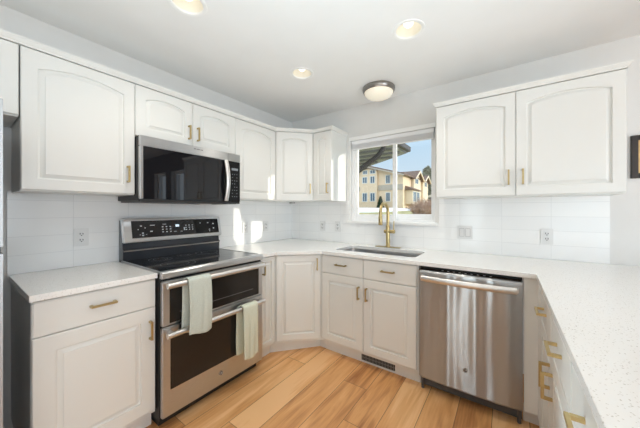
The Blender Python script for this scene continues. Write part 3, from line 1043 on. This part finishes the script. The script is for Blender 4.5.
# ------------------------------------------------------------------ microwave
t = thing('microwave', 'stainless over-the-range microwave with black glass door below the short cabinet', 'microwave', (0.010, YN0+0.002, 1.332), LEFT)
mwid = 0.758
MF = -0.380
B().box(0.0, mwid, MF+0.028, 0.0, 0.012, 0.428).build('body', M['black'], t)
B().box(0.012, mwid-0.012, MF+0.04, -0.02, 0.0, 0.012).build('vent_base', M['darkgrey'], t)
B().box(0.0, mwid, MF+0.004, MF+0.030, 0.002, 0.020, 0.003).build('lower_vent', M['black'], t)
hs = B()
hs.box(0.0, 0.640, MF, MF+0.028, 0.362, 0.428, 0.004)
hs.box(0.643, mwid, MF, MF+0.028, 0.362, 0.428, 0.004)
hs.box(0.0, 0.018, MF, MF+0.028, 0.020, 0.362, 0.003)
hs.then(M['darkgrey'])
for k, (wq, hq) in enumerate(((.006, .007), (.004, .009), (.007, .006), (.006, .007), (.004, .009), (.007, .006), (.006, .007))):
    hs.box(0.348+k*0.0105, 0.348+k*0.0105+wq, MF-0.0006, MF+0.001, 0.402, 0.402+hq)
top = hs.build('upper_trim', M['steel'], t)
d = B().box(0.018, 0.640, MF, MF+0.028, 0.020, 0.361, 0.003).build('door', M['blackglass'], t)
hp = []
for k in range(13):
    s = k/12
    hp.append((0.612, MF-0.012-0.030*math.sin(PI*s), 0.026+s*0.330))
hb = B().tube(hp, 0.0125, 14, flat=1.5)
hb.box(0.602, 0.622, MF-0.012, MF+0.001, 0.026, 0.042)
hb.box(0.602, 0.622, MF-0.012, MF+0.001, 0.340, 0.356)
hb.build('handle', M['steel_bar'], d, smooth=50)
mk = B().box(0.643, mwid, MF, MF+0.028, 0.020, 0.361, 0.003).then(M['markdim'])
for r_ in range(8):
    for c_ in range(3):
        if (r_*3+c_) % 5 == 4:
            continue
        mk.box(0.676+c_*0.022, 0.683+c_*0.022, MF-0.0008, MF+0.001, 0.06+r_*0.027, 0.066+r_*0.027)
pn = mk.build('control_panel', M['blackglass'], t)
B().box(0.672, 0.735, MF-0.0008, MF+0.001, 0.285, 0.305).build('clock_display', M['markdim'], pn)
B().box(0.50, 0.60, -0.20, -0.10, -0.006, 0.0).build('task_light', M['outlet'], t)

# ------------------------------------------------------------------ dishwasher
t = thing('dishwasher', 'stainless steel dishwasher with a curved bar handle right of the sink cabinet', 'dishwasher', (1.792, 0, 0))
dwid = 0.598
B().box(0.004, dwid-0.004, -0.600, -0.02, 0.10, 0.880).build('tub', M['black'], t)
B().box(0.004, dwid-0.004, -0.575, -0.555, 0.012, 0.10).build('kick_panel', M['darkgrey'], t)
for fx in (0.008, dwid-0.028):
    B().cyl((fx+0.01, -0.60, 0.0), (fx+0.01, -0.60, 0.095), 0.010, seg=12).build('foot', M['darkgrey'], t)
db = B()
n = 96
prof = []
for k in range(n+1):
    s = k/n
    prof.append((0.003+(dwid-0.006)*s, -0.640-0.014*(1-(2*s-1)**4)))
zl = [(0.092, 0.012), (0.105, 0.0)]+[(0.105+0.0333*k, 0.0) for k in range(1, 22)]+[(0.838, 0.0), (0.852, 0.004), (0.858, 0.012)]
rows = []
for z, back in zl:
    rows.append([])
    for px, py in prof:
        s_ = px/dwid
        q = (z-0.47)/0.38
        wob = 0.0010*math.sin(s_*24+0.9*q*q)+0.0006*math.sin(s_*43+1-0.7*q*q)
        rows[-1].append(db.bm.verts.new((px, py+back-wob*min(1, s_*12, (1-s_)*12), z)))
for j in range(len(rows)-1):
    for i in range(n):
        db.bm.faces.new((rows[j][i], rows[j][i+1], rows[j+1][i+1], rows[j+1][i]))
lo = [db.bm.verts.new((px, -0.603, zl[0][0])) for px, py in prof]
hi = [db.bm.verts.new((px, -0.603, zl[-1][0])) for px, py in prof]
for i in range(n):
    db.bm.faces.new((lo[i], lo[i+1], rows[0][i+1], rows[0][i]))
    db.bm.faces.new((rows[-1][i], rows[-1][i+1], hi[i+1], hi[i]))
    db.bm.faces.new((lo[i], lo[i+1], hi[i+1], hi[i]))
for i in (0, n):
    col_ = [rows[j][i] for j in range(len(rows))]
    db.bm.faces.new([lo[i]]+col_+[hi[i]])
dd = db.build('door', M['steel_dw'], t, smooth=40)
mk = B().box(0.010, dwid-0.010, -0.634, -0.606, 0.8575, 0.864, 0.002).then(M['mark'])
for k in range(9):
    mk.box(0.15+k*0.035, 0.162+k*0.035, -0.630, -0.622, 0.8635, 0.8646)
mk.build('control_strip', M['blackglass'], t)
hp = []
for k in range(25):
    s = k/24
    e_ = abs(2*s-1)
    hp.append((0.032+s*(dwid-0.064), -0.694-0.022*(1-e_**2), 0.812))
hb = B().tube(hp, 0.0205, 16, flat=0.62)
for hx in (0.034, dwid-0.034):
    hb.box(hx-0.011, hx+0.011, -0.694, -0.642, 0.799, 0.825, 0.003)
hb.build('handle', M['steel_bar'], dd, smooth=50)
badge(dd, 0.298, 0.245, -0.6535, 0.0135)

# ------------------------------------------------------------------ outlets and switches
def outlet(label, loc, rz, group='duplex outlets on the tiled backsplash'):
    t = thing('wall_outlet', label, 'outlet', loc, rz, group)
    B().box(-0.037, 0.037, -0.006, 0.0, -0.0585, 0.0585, 0.002).build('cover_plate', M['outlet'], t)
    for s in (-1, 1):
        rc = B()
        rc.slab(rrect(-0.0165, 0.0165, s*0.0195-0.0155, s*0.0195+0.0155, 0.008), [], lambda u, v: (u, -0.006, v), lambda u, v: (u, -0.0085, v))
        r = rc.build('receptacle', M['outlet'], t)
        sl_ = B()
        sl_.box(-0.0088, -0.0050, -0.0092, -0.0080, s*0.0195-0.002, s*0.0195+0.009)
        sl_.box(0.0050, 0.0088, -0.0092, -0.0080, s*0.0195-0.002, s*0.0195+0.008)
        sl_.cyl((0, -0.0080, s*0.0195-0.008), (0, -0.0092, s*0.0195-0.008), 0.0034, seg=10)
        sl_.build('slots', M['slot'], r)
    return t
outlet('white duplex outlet on the tile above the small countertop left of the range', (0.0085, -2.052, 1.102), LEFT)
outlet('white duplex outlet on the left tiled wall just right of the range', (0.0085, -0.745, 1.095), LEFT)
outlet('white duplex outlet on the left tiled wall nearest the room corner', (0.0085, -0.455, 1.095), LEFT)
outlet('white duplex outlet under the narrow cabinet, left of the pair there', (0.500, -0.0085, 1.092), BACK)
outlet('white duplex outlet under the narrow cabinet, next to the window', (0.715, -0.0085, 1.092), BACK)
outlet('white duplex outlet below the right two-door wall cabinet', (2.555, -0.0085, 1.083), BACK)
t = thing('light_switch', 'white double rocker switch plate on the tile right of the window', 'light switch', (2.010, -0.0085, 1.087))
B().box(-0.058, 0.058, -0.006, 0.0, -0.0575, 0.0575, 0.002).build('cover_plate', M['outlet'], t)
for s in (-1, 1):
    B().slab([(-0.0055, -0.033), (-0.0075, -0.033), (-0.0105, 0.033), (-0.0055, 0.033)], [], lambda u, v: (s*0.023-0.0165, u, v), lambda u, v: (s*0.023+0.0165, u, v)).build('rocker', M['outlet'], t)
    rect_frame(B(), s*0.023-0.0185, s*0.023+0.0185, -0.035, 0.035, -0.0068, -0.0055, 0.0022).build('rocker_gap_shade', M['gap'], t)  # grey rim painted as the shade in the gap round the rocker

# puck light under the corner wall cabinet
t = thing('puck_light', 'small dark round puck light under the diagonal corner wall cabinet', 'light', (0.085, -0.085, UB))
B().cyl((0, 0, 0), (0, 0, -0.014), 0.035).build('housing', M['chrome_dark'], t, smooth=40)
B().cyl((0, 0, -0.014), (0, 0, -0.016), 0.026).build('lens', M['outlet'], t)

# ------------------------------------------------------------------ picture on the right
t = thing('picture_frame', 'dark framed picture hanging on the wall at the right edge', 'picture', (2.978, -0.001, 1.486))
rect_frame(B(), 0.0, 0.36, 0.0, 0.278, -0.022, 0.0, 0.032).build('frame', M['frame'], t, bevel=0.003)
rect_frame(B(), 0.032, 0.328, 0.032, 0.246, -0.014, -0.002, 0.010).build('fillet', M['gold'], t)
B().box(0.042, 0.318, -0.008, -0.002, 0.042, 0.236).build('picture_paper', M['art'], t)

# ------------------------------------------------------------------ ceiling lights
can_labels = ['recessed ceiling light cut by the top edge of the photo', 'recessed ceiling light nearest the right wall cabinet, bulb showing', 'recessed ceiling light in the middle above the sink corner']
for (cx, cy), lb in zip(can_spots, can_labels):
    t = thing('recessed_light', lb, 'ceiling light', (cx, cy, H), 0, 'recessed ceiling lights')
    B().lathe([(RC-0.004, 0.012), (RC-0.006, -0.001), (RC, -0.006), (RC+0.014, -0.004), (RC+0.016, 0.0), (RC-0.001, 0.0)], (0, 0, 0), caps=False).build('trim_ring', M['trim'], t, smooth=50)
    rf = B().lathe([(RC-0.004, 0.002), (RC-0.006, 0.03), (0.070, 0.10), (0.045, 0.125), (0.0005, 0.126)], (0, 0, 0), caps=False).build('reflector', M['can'], t, smooth=50)
    B().lathe([(0.0005, 0.020), (0.018, 0.024), (0.029, 0.036), (0.033, 0.052), (0.030, 0.070), (0.018, 0.095), (0.013, 0.12)], (0, 0, 0), caps=False, seg=24).build('bulb', M['bulb'], t, smooth='all')
    lamp('can_lamp', 'SPOT', (cx, cy, H-0.012), 16, (1.0, 0.92, 0.80), direction=(0, 0, -1), spot=math.radians(125), blend=0.9, radius=0.05)

t = thing('flush_ceiling_light', 'round flush ceiling light with nickel rim and cream glass above the sink', 'ceiling light', (1.322, -0.262, H))
B().lathe([(0.0005, 0.0), (0.146, 0.0), (0.150, -0.012), (0.147, -0.030), (0.137, -0.044), (0.131, -0.044), (0.0005, -0.036)], (0, 0, 0), caps=False, seg=48).build('rim', M['chrome_dark'], t, smooth=40)
B().lathe([(0.132, -0.042), (0.130, -0.050), (0.112, -0.074), (0.080, -0.091), (0.042, -0.100), (0.0005, -0.103)], (0, 0, 0), caps=False, seg=48).build('glass_shade', M['dome'], t, smooth='all')

# ------------------------------------------------------------------ outdoors
gb = B()
def gz(y):
    return 1.06+(y-12)*0.038 if y < 23.5 else 1.497
ys = [0.3, 2, 5, 9, 12, 16, 20, 23.5, 30, 45, 90]
xs = [-60, -20, -12, -8, -4, 0, 4, 10]
rows = [[gb.bm.verts.new((xx, yy, gz(yy))) for xx in xs] for yy in ys]
for j in range(len(ys)-1):
    for i in range(len(xs)-1):
        gb.bm.faces.new((rows[j][i], rows[j][i+1], rows[j+1][i+1], rows[j+1][i]))
o = gb.build('lawn', M['grass'])
struct(o)

sn = B()
rnd = random.Random(5)
cx, cy = -8.2, 17.2
n = 40
ring0, ring1 = [], []
for k in range(n):
    a = 2*PI*k/n
    rr = 1+0.12*math.sin(3*a+1)+0.08*math.sin(7*a)
    for ring, f, dz in ((ring0, 1.0, -0.02), (ring1, 0.86, 0.10)):
        px, py = cx+4.3*rr*f*math.cos(a), cy+4.9*rr*f*math.sin(a)
        ring.append(sn.bm.verts.new((px, py, gz(py)+dz)))
for k in range(n):
    sn.bm.faces.new((ring0[k], ring0[(k+1) % n], ring1[(k+1) % n], ring1[k]))
cv = sn.bm.verts.new((cx, cy, gz(cy)+0.14))
for k in range(n):
    sn.bm.faces.new((ring1[k], ring1[(k+1) % n], cv))
o = sn.build('snow_patch', M['snow'], smooth='all')
tag(o, 'patch of white snow on the lawn in front of the tan house', 'snow')
o['kind'] = 'stuff'

# the tan two-storey house
HX, HY, HG = -6.87, 25.08, 1.40
t = thing('house', 'tan two-storey house with brown gabled roofs seen through the kitchen window', 'house', (HX, HY, HG))
EV = 3.62
B().slab([(-10.0, 0), (0, 0), (0, EV), (-3.95, 4.74), (-7.2, 3.75), (-10.0, 3.75)], [], lambda u, v: (u, 0, v), lambda u, v: (u, 10.0, v)).build('wall', M['stucco'], t)
# projecting window bay of the front
B().slab([(-4.90, 0), (-2.82, 0), (-2.82, 4.30), (-3.95, 4.62), (-4.90, 4.33)], [], lambda u, v: (u, -0.35, v), lambda u, v: (u, 0.02, v)).build('front_bay', M['stucco'], t)
B().box(-2.82, 0.02, -0.10, 0.02, 2.08, 2.66).build('belt_board', M['belt'], t)
B().box(-10.0, -4.90, -0.08, 0.02, 2.10, 2.60).build('belt_board', M['belt'], t)
def hwindow(x0, x1, z0, z1, face, off=0.0):
    b1, b2, b3 = B(), B(), B()
    tt = 0.07
    if face == 'front':
        f = lambda u, d, z: (u, -d-off, z)
    else:
        f = lambda u, d, z: (d+off, u, z)
    def bx(b, u0, u1, d0, d1, a, c):
        p, q = f(u0, d0, a), f(u1, d1, c)
        b.box(min(p[0], q[0]), max(p[0], q[0]), min(p[1], q[1]), max(p[1], q[1]), a, c)
    bx(b1, x0-tt, x0, -0.02, 0.06, z0-tt, z1+tt)
    bx(b1, x1, x1+tt, -0.02, 0.06, z0-tt, z1+tt)
    bx(b1, x0, x1, -0.02, 0.06, z0-tt, z0)
    bx(b1, x0, x1, -0.02, 0.06, z1, z1+tt)
    bx(b1, (x0+x1)/2-0.02, (x0+x1)/2+0.02, -0.02, 0.04, z0, z1)
    wf = b1.build('window', M['htrim'], t)
    bx(b2, x0, x1, 0.0, 0.02, z0, z1)
    b2.build('pane', M['hwin'], wf)
for x0, x1, z0, z1 in ((-11.37, -10.90, 4.02, 4.36), (-10.47, -9.92, 4.02, 4.36), (-11.43, -10.92, 3.00, 3.62), (-10.46, -9.97, 2.95, 3.66), (-11.43, -10.92, 0.90, 1.80), (-10.46, -9.95, 0.92, 1.79)):
    hwindow(x0-HX, x1-HX, z0, z1, 'front', 0.35)
for x0, x1, z0, z1 in ((-8.75, -8.32, 2.86, 3.70), (-8.73, -8.32, 0.90, 1.78)):
    hwindow(x0-HX, x1-HX, z0, z1, 'front')
# main roof: low slope gable towards us, overhanging
rf = B()
rf.slab([(-10.4, 3.72), (-7.2, 3.72), (-3.95, 4.76), (0.35, 3.56), (0.35, 3.74), (-3.95, 4.98), (-7.2, 3.94), (-10.4, 3.94)], [], lambda u, v: (u, -0.65, v), lambda u, v: (u, 10.3, v))
rf.build('roof', M['roof'], t)
fs = B()
fs.slab([(-7.2, 3.66), (-3.95, 4.70), (0.35, 3.50), (0.35, 3.62), (-3.95, 4.84), (-7.2, 3.80)], [], lambda u, v: (u, -0.72, v), lambda u, v: (u, -0.64, v))
fs.build('fascia', M['belt'], t)
# gabled dormers of the sunny side
for yc, hw_, pk in ((4.35, 1.45, 4.46), (8.15, 1.2, 4.30)):
    dmr = B()
    dmr.slab([(yc-hw_, 0.0), (yc+hw_, 0.0), (yc+hw_, 3.62), (yc, pk-0.12), (yc-hw_, 3.62)], [], lambda u, v: (-0.5, u, v), lambda u, v: (0.30, u, v))
    dmr.build('gable_wall', M['stucco_lit'], t)
    dr = B()
    dr.slab([(yc-hw_-0.3, 3.42), (yc, pk-0.05), (yc+hw_+0.3, 3.42), (yc+hw_+0.3, 3.58), (yc, pk+0.14), (yc-hw_-0.3, 3.58)], [], lambda u, v: (-3.5, u, v), lambda u, v: (0.62, u, v))
    dr.build('gable_roof', M['roof'], t)
    df = B()
    df.slab([(yc-hw_-0.3, 3.38), (yc, pk-0.09), (yc+hw_+0.3, 3.38), (yc+hw_+0.3, 3.54), (yc, pk+0.08), (yc-hw_-0.3, 3.54)], [], lambda u, v: (0.62, u, v), lambda u, v: (0.70, u, v))
    df.build('fascia', M['stucco_lit'], t)
hwindow(3.35, 4.55, 3.02, 3.56, 'side', 0.30)
hwindow(7.6, 8.6, 2.95, 3.45, 'side', 0.30)
hwindow(5.75, 6.45, 1.52, 2.02, 'side')
bay = B()
bay.box(0.0, 0.75, 0.85, 3.6, 0.55, 2.05)
bay.build('bay_window', M['stucco_lit'], t)
br_ = B()
br_.slab([(0.0, 2.05), (0.95, 2.05), (0.95, 2.15), (0.0, 2.55)], [], lambda u, v: (u, 0.70, v), lambda u, v: (u, 3.75, v))
br_.build('bay_roof', M['roof'], t)
hwindow(1.05, 2.05, 0.85, 1.88, 'side', 0.75)
hwindow(2.35, 3.40, 0.85, 1.88, 'side', 0.75)
B().box(0.0, 0.06, 0.0, 10.0, 0.0, 0.02).build('base_board', M['belt'], t)

# conical evergreen, brown bushes, pine, shed
def spray(b, c, n, r, h, rnd, size, cone=True, top_narrow=1.0):
    for _ in range(n):
        f = rnd.random()
        z = f*h
        rad = r*((1-f)**0.7 if cone else math.sin(PI*(0.12+0.86*f))**0.6)*top_narrow
        a = rnd.random()*2*PI
        q = rad*(0.45+0.55*rnd.random())
        p = Vector((c[0]+q*math.cos(a), c[1]+q*math.sin(a), c[2]+z))
        s = size*(0.6+0.8*rnd.random())
        d1 = Vector((rnd.uniform(-1, 1), rnd.uniform(-1, 1), rnd.uniform(-0.6, 1))).normalized()*s
        d2 = d1.orthogonal().normalized()*s*0.4
        d2.rotate(Matrix.Rotation(rnd.random()*PI, 3, d1))
        vs = [b.bm.verts.new(p-d1), b.bm.verts.new(p+d2), b.bm.verts.new(p+d1), b.bm.verts.new(p-d2)]
        b.bm.faces.new(vs)
rnd = random.Random(11)
t = thing('evergreen_shrub', 'small dark green cone shrub against the tan house front', 'shrub', (-9.05, 24.2, 1.497))
b = B()
spray(b, (0, 0, 0.05), 900, 0.40, 1.2, rnd, 0.10)
b.build('foliage', M['evergreen'], t)
B().cyl((0, 0, 0), (0, 0, 0.9), 0.05, 0.01, 8).build('trunk', M['bark'], t)

def bush(loc, w_, h_, n, label, seed):
    rr = random.Random(seed)
    b = B()
    for k in range(n):
        a = rr.random()*2*PI
        lean = rr.random()**0.7
        ln = h_*(0.65+0.45*rr.random())
        p0 = Vector((rr.uniform(-0.12, 0.12), rr.uniform(-0.12, 0.12), 0))
        tip = Vector((math.cos(a)*lean*w_, math.sin(a)*lean*w_, ln*(1-0.45*lean*lean)))
        mid = p0.lerp(tip, 0.5)+Vector((rr.uniform(-.05, .05), rr.uniform(-.05, .05), 0.10*h_))
        b.tube([p0, mid, tip], [0.010, 0.007, 0.003], 4)
        for q in range(5):
            s = 0.4+0.6*rr.random()
            bp_ = mid.lerp(tip, s)
            e2 = bp_+Vector((rr.uniform(-1, 1), rr.uniform(-1, 1), rr.uniform(-0.2, 1)))*0.17*h_
            b.tube([bp_, e2], [0.005, 0.002], 3)
    o = b.build('bare_shrub', M['twig'])
    o.location = loc
    return tag(o, label, 'shrub', 'bare brown shrubs outside the window')
bush((-0.58, 8.6, gz(8.6)), 0.55, 0.84, 130, 'tallest bare brown shrub, in the middle of the three outside the right pane', 1)
bush((-1.80, 11.8, gz(11.8)), 0.62, 0.62, 100, 'low bare brown shrub, left of the three outside the right pane', 2)
bush((-0.66, 10.4, gz(10.4)), 0.62, 0.78, 110, 'bare brown shrub, right of the three, at the pane edge', 3)

t = thing('pine_tree', 'tall grey-green pine tree behind the right end of the house', 'tree', (-9.15, 45, 1.497))
b = B()
rnd = random.Random(21)
for k in range(26):
    f = k/25
    zc = 1.3+f*5.4
    rad = 1.75*(1-f*0.62)
    for q in range(3):
        a = rnd.random()*2*PI
        c = (rad*0.55*math.cos(a), rad*0.55*math.sin(a), zc)
        spray(b, c, 60, rad*0.62, 0.65, rnd, 0.20, cone=False)
b.build('foliage', M['pine'], t)
B().cyl((0, 0, 0), (0, 0, 7.6), 0.16, 0.03, 10).build('trunk', M['bark'], t)

t = thing('shed', 'small dark outbuilding with a pale roof beside the right window edge', 'shed', (-5.6, 38, 1.497))
B().box(-1.6, 1.6, 0, 3, 0, 1.7).build('wall', M['rafter'], t)
B().slab([(-1.9, 1.7), (1.9, 1.7), (1.9, 1.84), (0, 2.6), (-1.9, 1.84)], [], lambda u, v: (u, -0.3, v), lambda u, v: (u, 3.3, v)).build('roof', M['htrim'], t)

# own roof's eave above the window, on a wing to the left
eo = bpy.data.objects.new('eave', None)
C.objects.link(eo)
struct(eo)
ep = [(0.68, 0.30), (0.625, 2.65), (-1.07, 3.97), (-3.2, 5.6), (-3.2, 0.30)]
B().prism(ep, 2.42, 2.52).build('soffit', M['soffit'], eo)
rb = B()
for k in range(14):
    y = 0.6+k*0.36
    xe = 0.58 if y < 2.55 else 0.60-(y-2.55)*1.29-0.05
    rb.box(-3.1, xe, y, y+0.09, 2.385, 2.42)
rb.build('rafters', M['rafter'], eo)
gu = B()
gu.box(0.66, 0.74, 0.30, 2.66, 2.43, 2.53, 0.01)
gu.build('gutter', M['gutter'], eo)
gu = B()
gu.tube([(0.69, 1.54, 2.46), (0.655, 1.52, 2.38), (0.63, 1.505, 2.27), (0.56, 1.455, 2.16), (0.32, 1.29, 1.94), (-0.1, 1.0, 1.55), (-0.1, 0.9, 0.9)], 0.043, 12)
gu.build('downpipe', M['gutter'], eo, smooth=60)
gu = B()
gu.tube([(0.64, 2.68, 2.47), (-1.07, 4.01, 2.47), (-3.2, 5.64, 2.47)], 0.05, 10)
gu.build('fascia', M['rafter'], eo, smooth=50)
# added unseen block outside that keeps the sun off the dining windows
struct(B().box(5.25, 5.45, 0.15, 1.75, 0.0, 3.0).build('added_sun_block', M['stucco_lit']))
